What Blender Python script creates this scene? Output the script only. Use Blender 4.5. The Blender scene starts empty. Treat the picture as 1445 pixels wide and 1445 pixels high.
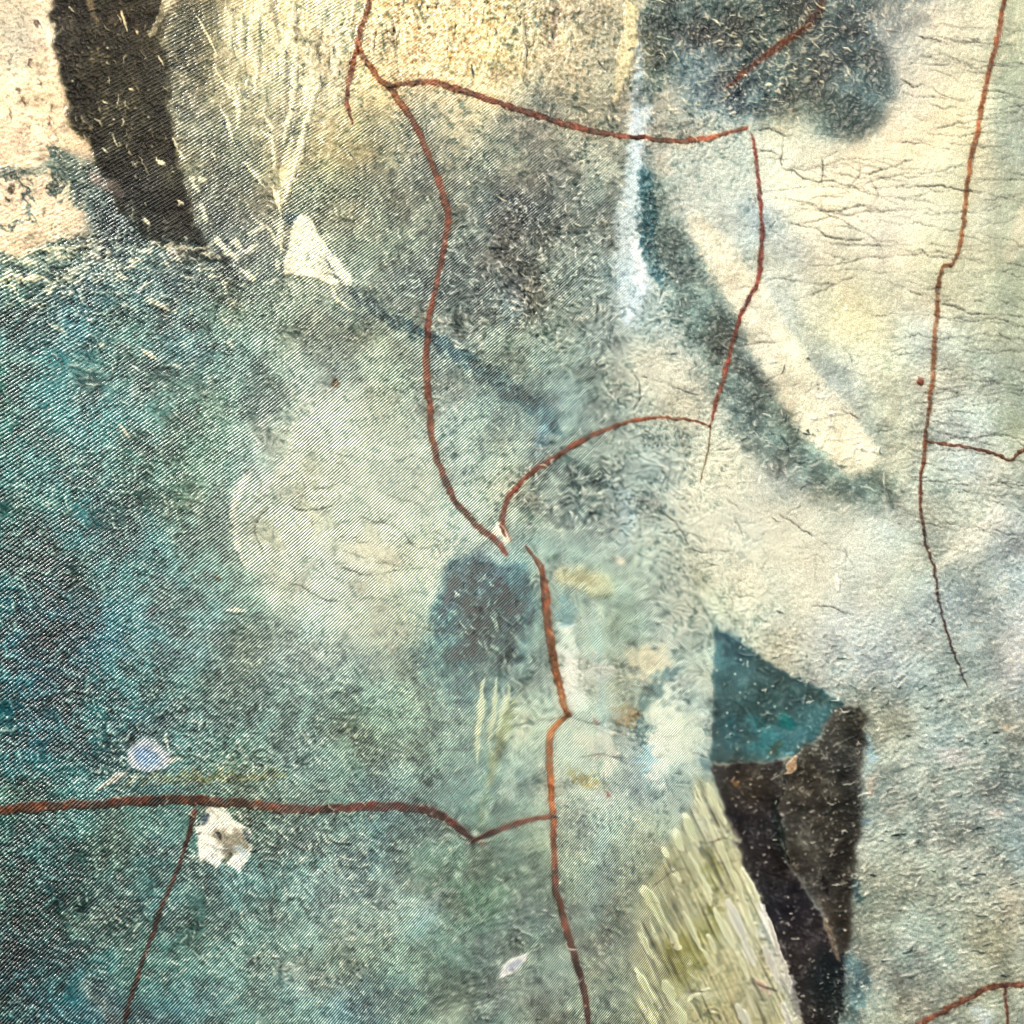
import bpy, math
import numpy as np

# ------------------------------------------------------------------ camera, light, exposure
PX = 0.0002                      # metres of canvas per unit of the layout drawing (1445 units wide)
SC = bpy.context.scene
HALF = 1445 * PX / 2
CAM_D = 0.70
cam_d = bpy.data.cameras.new('camera'); cam = bpy.data.objects.new('camera', cam_d)
SC.collection.objects.link(cam); SC.camera = cam
cam.location = (0, -CAM_D, 1.5); cam.rotation_euler = (math.radians(90), 0, 0)
cam_d.sensor_width = 36; cam_d.lens = 36 * CAM_D / (1445 * PX)
cam_d.clip_start = 0.01; cam_d.clip_end = 50

W = bpy.data.worlds.new('World'); SC.world = W; W.use_nodes = True
bg = W.node_tree.nodes['Background']
bg.inputs[0].default_value = (0.90, 0.95, 1.0, 1); bg.inputs[1].default_value = 0.12

def area_lamp(name, loc, target, size, power, col):
    d = bpy.data.lights.new(name, 'AREA'); d.energy = power; d.size = size; d.color = col
    o = bpy.data.objects.new(name, d); SC.collection.objects.link(o); o.location = loc
    from mathutils import Vector
    o.rotation_euler = (Vector(target) - Vector(loc)).to_track_quat('-Z', 'Y').to_euler()
    return o
area_lamp('key_lamp', (-0.80, -0.46, 2.22), (0, 0, 1.5), 0.12, 17.0, (1.0, 0.955, 0.89))
area_lamp('gallery_spot', (-0.07, -1.45, 2.06), (0, 0, 1.5), 0.12, 9.5, (1.0, 0.88, 0.75))
area_lamp('window_light', (1.25, -0.75, 1.75), (0, 0, 1.5), 0.3, 12.5, (1.0, 0.985, 0.94))

SC.view_settings.view_transform = 'Standard'; SC.view_settings.look = 'None'
SC.view_settings.exposure = 0.20; SC.view_settings.gamma = 1.0
SC.view_settings.use_curve_mapping = False
SC.cycles.pixel_filter_type = 'BLACKMAN_HARRIS'; SC.cycles.filter_width = 1.0

# ------------------------------------------------------------------ drawing board (layout units, y down)
rng = np.random.default_rng(11)
M = 150                          # canvas that carries on past the picture on every side
N = 1445 + 2 * M
yy, xx = np.mgrid[0:N, 0:N].astype(np.float32); xx -= M; yy -= M
fx = np.fft.rfftfreq(N).astype(np.float32)[None, :]; fy = np.fft.fftfreq(N).astype(np.float32)[:, None]

def gauss(a, s):                 # gaussian blur through FFT
    return np.fft.irfft2(np.fft.rfft2(a) * np.exp(-2 * (math.pi * s) ** 2 * (fx * fx + fy * fy)), s=(N, N)).astype(np.float32)
def noise(s, ani=None, ang=0):   # smooth unit-variance noise of scale s; ani stretches along ang
    F = np.fft.rfft2(rng.standard_normal((N, N)).astype(np.float32))
    if ani:
        c, q = math.cos(ang), math.sin(ang); u = fx * c + fy * q; v = -fx * q + fy * c
        k = np.exp(-2 * math.pi ** 2 * ((u * s * ani) ** 2 + (v * s) ** 2))
    else: k = np.exp(-2 * (math.pi * s) ** 2 * (fx * fx + fy * fy))
    a = np.fft.irfft2(F * k, s=(N, N)).astype(np.float32)
    return a / (a.std() + 1e-9)
def sstep(a, b, x):
    t = np.clip((x - a) / (b - a), 0, 1); return t * t * (3 - 2 * t)

n2, n4, n8, n20, n60 = noise(1.3), noise(3), noise(7), noise(18), noise(60)
wx, wy = .55 * noise(7) + .5 * noise(2.6) + .5 * noise(1.2), .55 * noise(7) + .5 * noise(2.6) + .5 * noise(1.2); wx2, wy2 = noise(22), noise(22)
mk = noise(2.2)

# ---- broad paint: 12 x 12 hues of the field
G = """222,205,175 120,112,90 150,142,115 195,185,155 215,198,155 218,200,155 190,178,145 150,150,130 100,112,108 95,108,108 150,155,145 200,198,172
225,205,170 110,105,85 150,147,120 165,158,130 160,155,125 165,158,130 140,142,122 150,152,138 165,172,160 175,178,165 215,210,185 205,203,178
215,198,168 100,105,95 120,122,105 150,150,128 120,125,108 110,118,105 108,115,108 128,138,132 165,180,178 205,203,180 208,206,184 200,200,178
75,105,105 80,105,102 95,112,105 135,142,128 120,135,125 112,128,120 105,120,115 128,142,138 165,178,172 200,200,180 200,202,184 195,198,176
95,120,115 100,122,115 110,128,120 140,150,138 150,158,145 125,142,135 115,135,132 150,160,150 155,165,155 195,197,180 185,190,175 185,192,176
85,115,112 90,115,110 120,135,122 175,180,162 180,185,168 165,175,162 140,152,142 145,158,150 190,196,180 150,165,160 180,186,174 180,186,176
65,105,110 80,110,108 115,132,122 185,188,172 185,188,172 165,175,165 150,168,162 165,178,168 205,208,190 190,196,184 170,180,175 175,182,176
45,95,108 70,105,108 105,125,118 165,172,158 150,162,152 80,115,120 140,160,152 160,172,162 185,192,176 185,190,175 165,172,166 170,178,178
50,98,105 70,108,108 105,128,118 115,135,125 115,140,132 150,165,150 185,192,175 165,178,168 160,172,165 150,160,155 165,170,162 140,150,146
70,105,98 85,110,100 95,115,105 95,120,112 100,128,120 110,138,128 160,172,155 150,165,152 160,170,150 150,160,152 160,168,160 135,145,140
55,95,95 85,112,108 90,118,112 110,135,128 110,135,128 90,118,108 110,130,118 140,152,130 180,180,150 150,160,150 165,172,162 160,168,160
50,90,92 85,112,110 105,128,122 125,145,138 125,148,140 90,118,110 130,142,128 150,155,125 180,178,148 120,140,140 150,158,150 155,158,148"""
G = np.array([[[float(v) for v in c.split(',')] for c in r.split()] for r in G.split('\n')], np.float32)
gx = np.clip((xx + 16 * wx2) / 120.4 - 0.5, 0, 10.999); gy = np.clip((yy + 16 * wy2) / 120.4 - 0.5, 0, 10.999)
ix, iy = gx.astype(int), gy.astype(int); tx, ty = sstep(0, 1, gx - ix)[..., None], sstep(0, 1, gy - iy)[..., None]
C = (G[iy, ix] * (1 - tx) + G[iy, ix + 1] * tx) * (1 - ty) + (G[iy + 1, ix] * (1 - tx) + G[iy + 1, ix + 1] * tx) * ty
C = C.astype(np.float32)
lf = (sstep(620, 0, xx) * sstep(330, 480, yy))[..., None]; C = C - lf * np.array([24, -4, -7], np.float32)
C = C - (sstep(1150, 1300, xx) * sstep(560, 760, yy))[..., None] * np.array([2, 0, 4], np.float32)
lf = (sstep(170, -60, xx) * sstep(380, 520, yy))[..., None]; C = C - lf * np.array([26, 14, 14], np.float32)  # left edge darkened in the colour, as a lens vignette
Hh = 1.0 * n60 + 0.5 * n20       # relief in layout units, low frequency slackness of the cloth
Hh = Hh * 0.9
rough_amt = np.ones((N, N), np.float32)      # how mottled the paint is

def win(x0, y0, x1, y1, pad):
    return (slice(max(0, int(y0 + M - pad)), min(N, int(y1 + M + pad))), slice(max(0, int(x0 + M - pad)), min(N, int(x1 + M + pad))))
def soft(a, r):                  # small separable blur for windows
    if r <= 0.3: return a
    k = int(3 * r) + 1; g = np.exp(-0.5 * (np.arange(-k, k + 1) / r) ** 2); g /= g.sum()
    p = np.pad(a, k, mode='edge')
    p = np.apply_along_axis(lambda m: np.convolve(m, g, 'valid'), 0, p)
    return np.apply_along_axis(lambda m: np.convolve(m, g, 'valid'), 1, p).astype(np.float32)
def poly(pts, soften=2.0, ragged=3.0, wob=0.0):
    P = np.array(pts, np.float32); pad = int(4 * soften + 4 * ragged + 4 * wob + 4)
    s = win(P[:, 0].min(), P[:, 1].min(), P[:, 0].max(), P[:, 1].max(), pad)
    X = xx[s] + ragged * wx[s] + wob * wx2[s]; Y = yy[s] + ragged * wy[s] + wob * wy2[s]
    ins = np.zeros(X.shape, bool)
    for (ax, ay), (bx, by) in zip(P, np.roll(P, -1, 0)):
        if ay == by: continue
        ins ^= ((ay > Y) != (by > Y)) & (X < (bx - ax) * (Y - ay) / (by - ay) + ax)
    return s, soft(ins.astype(np.float32), soften)
def smooth_line(pts, k=6):       # Catmull-Rom
    P = [np.array(p, float) for p in pts]; P = [2 * P[0] - P[1]] + P + [2 * P[-1] - P[-2]]; out = []
    for a, b, c, d in zip(P, P[1:], P[2:], P[3:]):
        for t in np.arange(k) / k:
            out.append(0.5 * (2 * b + (c - a) * t + (2 * a - 5 * b + 4 * c - d) * t * t + (3 * b - a - 3 * c + d) * t ** 3))
    return np.array(out + [P[-2]], np.float32)
def line(pts, w, soften=0.8, ragged=1.0, k=6):   # pts of (x, y) ; w width or list of widths along it
    Q = smooth_line(pts, k); w = np.atleast_1d(np.array(w, np.float32))
    ww = np.interp(np.linspace(0, 1, len(Q)), np.linspace(0, 1, len(w)), w) / 2
    pad = ww.max() + 4 * soften + 4 * ragged + 3
    s = win(Q[:, 0].min(), Q[:, 1].min(), Q[:, 0].max(), Q[:, 1].max(), pad)
    X = xx[s] + ragged * (0.8 * wx[s] + 0.5 * mk[s]); Y = yy[s] + ragged * (0.8 * wy[s] + 0.5 * n4[s])
    D = np.full(X.shape, 1e6, np.float32)
    for i in range(len(Q) - 1):
        a, b = Q[i], Q[i + 1]; ra = max(ww[i], ww[i + 1]) + 4 * soften + 6
        x0 = int(np.clip(min(a[0], b[0]) - ra + M - s[1].start - 8, 0, X.shape[1])); x1 = int(np.clip(max(a[0], b[0]) + ra + M - s[1].start + 8, 0, X.shape[1]))
        y0 = int(np.clip(min(a[1], b[1]) - ra + M - s[0].start - 8, 0, X.shape[0])); y1 = int(np.clip(max(a[1], b[1]) + ra + M - s[0].start + 8, 0, X.shape[0]))
        if x1 <= x0 or y1 <= y0: continue
        xs, ys = X[y0:y1, x0:x1], Y[y0:y1, x0:x1]; d = b - a; L = max(float(d @ d), 1e-6)
        t = np.clip(((xs - a[0]) * d[0] + (ys - a[1]) * d[1]) / L, 0, 1)
        dist = np.hypot(xs - a[0] - t * d[0], ys - a[1] - t * d[1]) - (ww[i] + (ww[i + 1] - ww[i]) * t)
        D[y0:y1, x0:x1] = np.minimum(D[y0:y1, x0:x1], dist)
    return s, (1 - sstep(-soften, soften, D)).astype(np.float32)

PARTS = []                       # (name, label, window, mask, thickness)
def lay(sm, col, a=1.0, h=0.0, part=None, label=None, mott=None, vary=0.0, thr=0.35):
    s, m = sm
    col = np.array(col, np.float32)
    if vary: col = col[None, None] * (1 + vary * (0.6 * n8[s] + 0.5 * n20[s]))[..., None]
    C[s] = C[s] * (1 - a * m[..., None]) + col * (a * m[..., None])
    if h: Hh[s] += h * m
    if mott is not None: rough_amt[s] = rough_amt[s] * (1 - m) + mott * m
    if part: PARTS.append((part, label, s, m.copy(), thr))

exec_later = []
# ================================================================== soft underpainting
lay(poly([(915,-20),(1215,-20),(1235,40),(1262,80),(1262,130),(1240,178),(1200,200),(1150,192),(1105,168),(1050,172),(990,150),(945,110),(925,50)], 8, 7, 6), (84,100,99), .95, part='teal_patch', label='soft grey teal patch crossed by a red line', vary=.10, thr=.5)
lay(line([(1215,60),(1235,120),(1215,165),(1170,180)], [30,50,60,30], 14, 3), (66,90,88), .7)
lay(line([(1235,20),(1250,40),(1300,30)], [10,14,20], 8, 2), (120,126,118), .7)
lay(poly([(1053,178),(1108,168),(1135,190),(1205,212),(1240,205),(1245,300),(1150,330),(1090,290),(1075,240)], 16, 4), (236,228,200), .75, mott=.5)
lay(poly([(1270,20),(1400,20),(1390,150),(1340,330),(1210,330),(1240,190),(1275,120)], 30, 4), (226,218,192), .6, mott=.5)
lay(line([(1432,-20),(1432,400),(1430,600)], [60,55,40], 18, 2), (160,168,148), .75, mott=.6)
lay(line([(1425,360),(1440,330),(1445,300)], [20,30,20], 6, 2), (215,205,180), .5)
# right sheet
for p in [[(1205,505),(1240,500),(1245,540),(1205,545)], [(1400,700),(1380,730),(1340,760),(1330,790),(1380,770),(1425,720)], [(1345,800),(1420,720),(1430,740),(1370,800)]]:
    lay(poly(p, 8, 3), (226,222,204), .7)
lay(line([(1325,800),(1360,770),(1410,730)], [10,16,20], 4, 2), (235,230,212), .6)
lay(poly([(1380,780),(1460,700),(1460,900),(1350,960),(1340,880)], 22, 5), (140,158,158), .7)
lay(poly([(1400,880),(1460,830),(1460,980),(1420,980)], 20, 5), (190,194,198), .7)
# cream stroke and the grey bands either side of it
lay(line([(918,270),(950,360),(1005,460),(1060,560),(1125,645),(1235,690)], [44,72,86,92,90,60], 18, 8), (98,120,115), .85, vary=.12)
lay(poly([(920,230),(960,225),(1050,240),(1060,330),(1040,400),(1000,360),(960,300)], 14, 7), (192,197,184), .75, mott=.6)
lay(poly([(925,225),(950,215),(945,250),(925,255)], 5, 4), (214,190,166), .6)
lay(line([(1100,420),(1150,500),(1215,580),(1262,650)], [20,40,50,20], 16, 4), (160,170,162), .6)
lay(line([(1240,610),(1310,620),(1290,660)], [20,30,20], 14, 4), (140,152,146), .6)
lay(line([(985,318),(1008,350),(1052,420),(1110,520),(1165,595),(1207,640)], [24,44,54,64,70,60], 11, 2.5), (220,214,190), .9, h=.5, part='cream_stroke', label='long pale cream brush stroke with a rounded end', mott=.55, vary=.05, thr=.5)
lay(line([(1195,600),(1222,645)], [30,26], 5, 2), (228,221,198), .6)
lay(poly([(886,470),(935,478),(985,515),(1002,590),(960,586),(905,560),(880,520)], 12, 4), (212,210,188), .8, mott=.6)
lay(poly([(1005,605),(1045,630),(1130,700),(1240,740),(1280,790),(1250,850),(1120,860),(1010,840),(960,770),(985,690)], 24, 5), (212,213,194), .75, mott=.6)
lay(line([(970,770),(1000,830),(1060,900)], [10,24,12], 8, 3), (170,175,155), .5)
# white blue gleam of paint
lay(line([(905,140),(900,200),(893,255),(887,310),(890,365),(893,410),(887,450)], [30,24,22,34,48,44,20], 10, 3), (212,226,230), .85, h=.8, part='white_smear', label='cool white vertical paint smear', mott=.6, thr=.5)
lay(line([(893,340),(899,385),(905,410)], [10,16,6], 3, 2), (244,246,244), .8)
lay(line([(903,60),(901,120),(898,170),(903,215)], [10,14,12,4], 2, 1.5), (176,190,196), .8)
lay(line([(905,245),(914,290),(913,350),(930,390)], [18,28,20,26], 5, 3), (40,88,98), .85)
lay(line([(1000,430),(965,400),(930,370)], [20,40,20], 14, 4), (116,136,132), .6)
# yellow vertical ridge near the top
lay(line([(886,-20),(889,40),(882,80),(873,115),(866,140)], [16,20,22,16,6], 2.5, 2), (222,206,160), .9, h=1.2, part='cream_ridge', label='narrow yellowish vertical paint ridge near the top', mott=.6, thr=.5)
lay(line([(940,-20),(925,40),(930,100),(905,140)], [50,46,40,20], 12, 4), (70,88,84), .8)
# golden ground, warm varnish glare put into its colour
lay(poly([(500,-20),(700,-20),(690,60),(640,108),(590,112),(560,100),(535,80),(520,40)], 22, 5), (228,198,158), .8)
lay(poly([(720,-20),(870,-20),(860,100),(830,160),(760,120),(720,60)], 22, 5), (184,172,140), .6)
lay(poly([(820,-20),(880,-20),(862,120),(840,160),(815,90)], 12, 5), (122,122,104), .6)
for x, y0, y1, w, c in [(552,20,75,10,(150,140,112)),(640,0,70,6,(170,156,120)),(738,-10,150,12,(160,150,122)),(735,20,140,4,(230,212,165)),(782,-10,70,8,(165,140,120)),(792,30,80,5,(238,220,170)),(840,-10,90,8,(140,134,112)),(690,-10,50,7,(176,160,125))]:
    lay(line([(x,y0),(x+4,(y0+y1)/2),(x-2,y1)], [2,w,2], 2.2, 2.5), c, .75, h=.6 if sum(c)>600 else -.5)
# streaked pale paint left of the golden ground
lay(poly([(330,-20),(490,-20),(495,130),(470,190),(400,180),(345,120),(310,60)], 18, 6), (203,193,160), .6)
for a, b, w in [((412,-20),(404,90),14),((372,-20),(352,40),18),((448,-10),(452,45),12),((432,60),(440,160),16),((395,60),(412,150),16),((318,10),(322,90),14),((340,20),(332,120),10),((470,20),(470,120),14)]:
    lay(line([a, ((a[0]+b[0])/2+3,(a[1]+b[1])/2), b], [4,w,3], 2.5, 2.5), (226,216,184), .75, h=.7, mott=.45)
for a, b, w in [((405,70),(412,190),9),((385,-20),(395,60),8),((425,20),(418,60),8),((455,40),(452,90),9),((300,-20),(310,60),14)]:
    lay(line([a, ((a[0]+b[0])/2-3,(a[1]+b[1])/2), b], [2,w,2], 2.2, 2), (126,122,102), .75, h=-.5, mott=.5)
lay(poly([(265,60),(310,60),(330,130),(350,200),(330,260),(275,230),(255,150)], 14, 4), (122,122,102), .55)
# ================================================================== top-left corner, bare peach ground
lay(poly([(-160,-160),(50,-160),(55,0),(76,60),(92,130),(106,182),(132,222),(100,222),(78,200),(70,232),(30,238),(-160,242)], 2.5, 3, 2), (238,206,172), .95, h=-1.2, part='bare_ground_patch', label='peach coloured bare ground where the paint is lost, upper corner', mott=.7, vary=.05)
lay(poly([(-160,268),(10,250),(30,262),(46,280),(60,262),(96,282),(130,318),(128,334),(70,345),(30,358),(-160,380)], 3, 3, 2), (232,202,170), .95, h=-1.2, part='bare_ground_patch', label='peach coloured bare ground below, bordered by dark teal', mott=.7, vary=.05)
lay(line([(-160,246),(10,242),(60,238),(80,205)], [14,12,14,6], 3, 3), (130,138,122), .8)
for p, w in [([(75,205),(80,240),(82,280)],13),([(0,240),(30,255),(42,280),(36,315)],9),([(-20,318),(20,322),(38,310)],7),([(108,290),(100,260),(96,240)],9)]:
    lay(line(p, [w*.5,w*1.3,w*.5], 4, 6), (60,86,80), .85)
lay(poly([(76,205),(128,222),(152,250),(165,300),(140,318),(110,292),(98,260),(84,250)], 4, 4), (62,88,86), .85)
lay(line([(97,255),(92,275),(90,285)], [4,8,3], 2, 1.5), (208,200,170), .7)
lay(poly([(-20,-20),(45,-20),(58,30),(50,85),(20,100),(-20,60)], 14, 4), (178,176,156), .65)
for x, y, w in [(27,128,7),(32,142,5),(72,152,6),(50,33,7),(95,160,10),(12,160,4),(60,118,4),(70,172,5),(42,88,6),(15,265,8),(10,280,6),(60,300,4)]:
    lay(line([(x,y-4),(x+1,y+6)], [w*.6,w,w*.4], 2, 2), (70,58,44), .8)
lay(line([(58,30),(70,55),(75,75)], [4,9,3], 1.6, 1.5), (246,232,196), .8, h=1)
# dark brown stroke
lay(poly([(54,-160),(236,-160),(233,0),(231,60),(238,130),(248,200),(262,268),(282,318),(300,346),(330,372),(268,360),(205,342),(172,300),(150,250),(128,212),(106,165),(90,112),(76,58)], 2.6, 3.5, 2), (50,47,35), .97, h=1.0, part='dark_stroke', label='broad dark brown stroke beside the bare peach corner', mott=.55, vary=.20)
lay(poly([(120,-20),(236,-20),(232,90),(215,170),(175,150),(130,80)], 16, 5), (66,58,38), .6)
lay(poly([(120,215),(160,245),(200,330),(260,345),(290,345),(250,270),(190,240)], 14, 4), (38,36,38), .6)
lay(poly([(255,330),(330,330),(345,400),(280,400)], 20, 5), (66,82,80), .6)
lay(poly([(240,-20),(300,-20),(300,110),(262,120),(236,80)], 14, 4), (70,70,54), .75)
lay(poly([(122,238),(140,246),(165,258),(181,280),(172,284),(150,268),(130,258)], 1.2, 1.2), (138,124,116), .9, h=.8, part='paint_flake', label='small pinkish grey flake on the dark brown stroke')
lay(line([(127,0),(130,18),(138,32)], [10,8,2], 2, 1), (140,118,92), .7)
lay(line([(240,-10),(228,22),(212,52)], [14,10,4], 1.8, 1.2), (190,180,150), .85, h=.8, part='pale_dab', label='pale dab crossing the top of the dark brown stroke')
for a, b in [((172,15),(180,45)),((278,22),(308,80)),((225,80),(231,92)),((193,45),(195,48)),((183,126),(189,128)),((146,144),(152,146))]:
    lay(line([a, b], [2.5,3.5,1.5], 1, .6), (236,222,182), .9, h=.8)
# dark teal field at the lower edge of the peach corner
lay(poly([(-20,385),(80,350),(150,330),(210,350),(290,370),(320,410),(240,440),(120,430),(-20,460)], 16, 6), (66,96,96), .55)
lay(poly([(130,290),(175,300),(205,345),(160,350),(120,335)], 8, 4), (52,76,78), .7)
for p, w in [([(-20,400),(40,392),(75,402)],9),([(0,372),(40,355),(100,350),(135,332)],6),([(60,415),(75,408)],6),([(15,405),(25,408)],8),([(212,345),(235,352)],6),([(255,348),(290,352)],5),([(210,420),(250,442)],6),([(165,383),(182,392)],7),([(70,455),(95,475)],6)]:
    lay(line(p, [w*.4,w,w*.4], 1.4, 2.5), (226,216,184), .85, h=.7)
ud = np.random.default_rng(8)
for _ in range(190):
    x, y = ud.uniform(-30, 330), 340 + abs(ud.normal(0, 60)); 
    if y < 372 - x * .27: continue
    L, a_ = ud.uniform(6, 26), ud.choice([.55, -.35, .2]) + ud.normal(0, .25); w = ud.uniform(3, 8)
    c = (40, 68, 70) if ud.random() < .4 else (222, 214, 186)
    lay(line([(x, y), (x + L * .5 * math.cos(a_) + 1, y + L * .5 * math.sin(a_)), (x + L * math.cos(a_), y + L * math.sin(a_))], [w*.5, w, w*.5], 1.5, 2.6, 3), c, ud.uniform(.5, .95), h=.7 if c[0] > 100 else -.3)
for a_, b_, w in [((270,252),(281,272),7),((283,288),(294,310),7),((283,254),(288,258),9),((304,335),(318,352),12),((318,352),(334,366),10),((330,338),(338,352),9),((222,224),(232,232),7),((206,312),(210,318),6),((250,282),(256,288),6),((246,196),(252,210),5),((255,215),(262,225),6),((340,382),(358,394),8),((352,330),(370,322),8),((344,358),(362,346),7)]:  # white glints beside the dark stroke, painted as pale dabs
    lay(line([a_, ((a_[0]+b_[0])/2, (a_[1]+b_[1])/2 + 1), b_], [w*.6,w,w*.5], 1.2, 1.8), (232,222,190), .9, h=.8, mott=.4)
# triangular pale chip and its streaks
lay(line([(396,285),(396,330),(392,378)], [6,12,9], 1.4, 2), (226,219,190), .9, h=.8, part='pale_streak', label='short pale streak beside the triangular chip')
lay(line([(362,312),(380,325),(392,345)], [4,8,5], 1.5, 2), (222,214,184), .85, h=.6)
lay(line([(445,125),(428,190),(412,240),(399,292)], [5,9,11,5], 1.6, 1.6), (228,217,180), .85, h=.9, part='pale_streak', mott=.4, label='long slanting pale streak above the triangular chip')
lay(line([(412,195),(402,240),(392,285)], [5,13,5], 1.6, 1.6), (226,216,180), .85, h=.7)
for a_, b_, w in [((420,70),(400,200),8),((436,165),(404,282),7),((300,95),(338,160),5),((330,120),(336,180),7),((372,150),(388,240),7),((352,60),(362,130),8),((428,110),(432,150),9),((384,262),(396,300),7),((310,150),(330,200),6),((345,230),(372,262),7)]:
    lay(line([a_, ((a_[0]+b_[0])/2+2, (a_[1]+b_[1])/2), b_], [w*.3,w,w*.4], 1.3, 1.8), (236,224,190), .9, h=.8, mott=.25)
lay(poly([(402,300),(420,298),(424,310),(408,318),(398,312)], 2, 1.5), (72,96,104), .8)
lay(poly([(414,312),(424,302),(437,306),(452,332),(468,357),(482,374),(504,402),(497,406),(470,388),(480,402),(466,406),(446,394),(424,389),(402,388),(400,370),(408,345)], 1.2, 1.2), (238,230,202), .97, h=1.0, part='triangular_chip', label='cream triangular chip of paint', mott=.7, vary=.05)
lay(poly([(452,352),(474,384),(466,396),(452,388)], 2.5, 2), (160,158,138), .6)
for a, b in [((462,370),(473,384)),((468,388),(480,392))]: lay(line([a,b],[3,5,3],1.2,1), (70,84,80), .8)
lay(line([(464,400),(475,420),(488,428)], [5,7,3], 1.2, 1.5), (224,218,190), .85, h=.6)
for p, w in [([(345,385),(352,392),(368,382)],6),([(370,402),(395,395)],6),([(478,430),(500,437)],5),([(530,432),(545,440),(562,455)],6),([(500,408),(520,420)],4)]:
    lay(line(p, [w*.5,w,w*.4], 1.2, 2), (224,218,190), .85, h=.6)
# ================================================================== teal diagonal stroke
lay(line([(498,405),(540,442),(600,470),(660,510),(720,550),(765,580),(788,612)], [8,18,18,22,26,26,10], 2.5, 4), (44,84,92), .88, part='teal_stroke', label='narrow dark teal diagonal brush stroke', vary=.10, thr=.5)
lay(poly([(735,545),(765,560),(792,605),(785,620),(760,600)], 6, 3), (60,84,86), .6)
lay(line([(770,600),(760,640)], [10,14,6], 4, 2), (120,165,185), .55)
# violet brown smudge
lay(poly([(690,270),(730,260),(745,310),(735,360),(700,365),(680,320)], 16, 5), (88,86,84), .7)
lay(poly([(640,260),(700,240),(850,260),(870,440),(740,470),(640,420)], 40, 6), (106,114,108), .5)
lay(line([(728,415),(732,440)], [6,10,4], 3, 2), (228,222,214), .7)
lay(line([(730,400),(722,450)], [20,40,20], 10, 4), (80,110,125), .4)
# pale rounded field in the middle
lay(poly([(425,545),(520,555),(605,600),(640,700),(700,765),(632,795),(605,840),(600,890),(540,915),(470,900),(400,860),(338,790),(328,700),(345,675),(405,652),(420,600)], 13, 7, 6), (190,192,174), .62, mott=.75, part='pale_field', label='large pale rounded area of paint beside the red line', thr=.5)
lay(line([(352,668),(334,700),(330,740),(340,782),(352,800)], [4,14,11,9,4], 3, 2), (226,220,196), .85, h=.8)  # lit left rim of the rounded field, put into the colour
lay(line([(410,640),(395,668),(372,690)], [6,12,6], 4, 2), (205,204,180), .5)
lay(line([(640,770),(612,800),(606,850),(604,890)], [10,18,14,6], 4, 3), (222,216,196), .7)
# dark blue patch
lay(poly([(610,830),(640,800),(720,800),(765,850),(760,960),(700,1000),(630,980),(600,920)], 22, 8, 5), (96,128,126), .7)
lay(poly([(634,790),(676,786),(700,794),(738,796),(752,826),(756,872),(744,905),(738,936),(712,944),(690,930),(660,946),(634,930),(612,900),(606,884),(618,836)], 3.0, 4.5, 1), (46,86,94), .94, part='dark_blue_patch', label='dark blue teal mottled patch between the pale field and the red line', vary=.15, thr=.5)
for p, w in [([(700,815),(715,850),(708,885)],30),([(640,815),(628,870)],24),([(660,850),(680,890)],26),([(640,920),(700,900)],22)]:
    lay(line(p, [w*.4,w,w*.4], 6, 5), (16,52,68), .8)
# cream dab, white bits by the crossing
lay(poly([(785,798),(830,800),(858,818),(866,838),(846,846),(812,832),(786,822)], 4, 3), (216,206,168), .8, h=.8, part='cream_dab', label='small cream dab with an olive middle beside the red line', thr=.5)
lay(line([(800,812),(830,818)], [6,12,6], 5, 2), (160,150,108), .7)
lay(line([(712,738),(702,748),(700,752)], [8,16,10], 2.2, 1.5), (238,226,204), .9, h=.6)
lay(line([(872,788),(880,792)], [7,10,5], 1.8, 1.2), (228,206,190), .8)
lay(line([(768,600),(758,640),(875,700),(878,770)], [4,4,26,22], 8, 3), (168,198,208), .4)
lay(poly([(745,640),(850,640),(860,720),(800,760),(745,730),(728,700)], 16, 5), (108,124,116), .65)
for p, w, c in [([(760,700),(775,665),(815,655),(845,680),(838,715),(800,730)],20,(74,98,92)),([(790,690),(812,684),(818,702)],14,(66,92,86)),([(755,735),(800,750),(845,735)],12,(190,198,184)),([(770,715),(790,722)],8,(206,208,192)),([(830,700),(858,690)],9,(200,204,190))]:
    lay(line(p, [w*.4,w,w*.8,w*.4], w*.22, 5), c, .75)
lay(line([(735,712),(748,728),(760,735)], [5,10,6], 2, 2), (64,104,96), .6)
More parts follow.
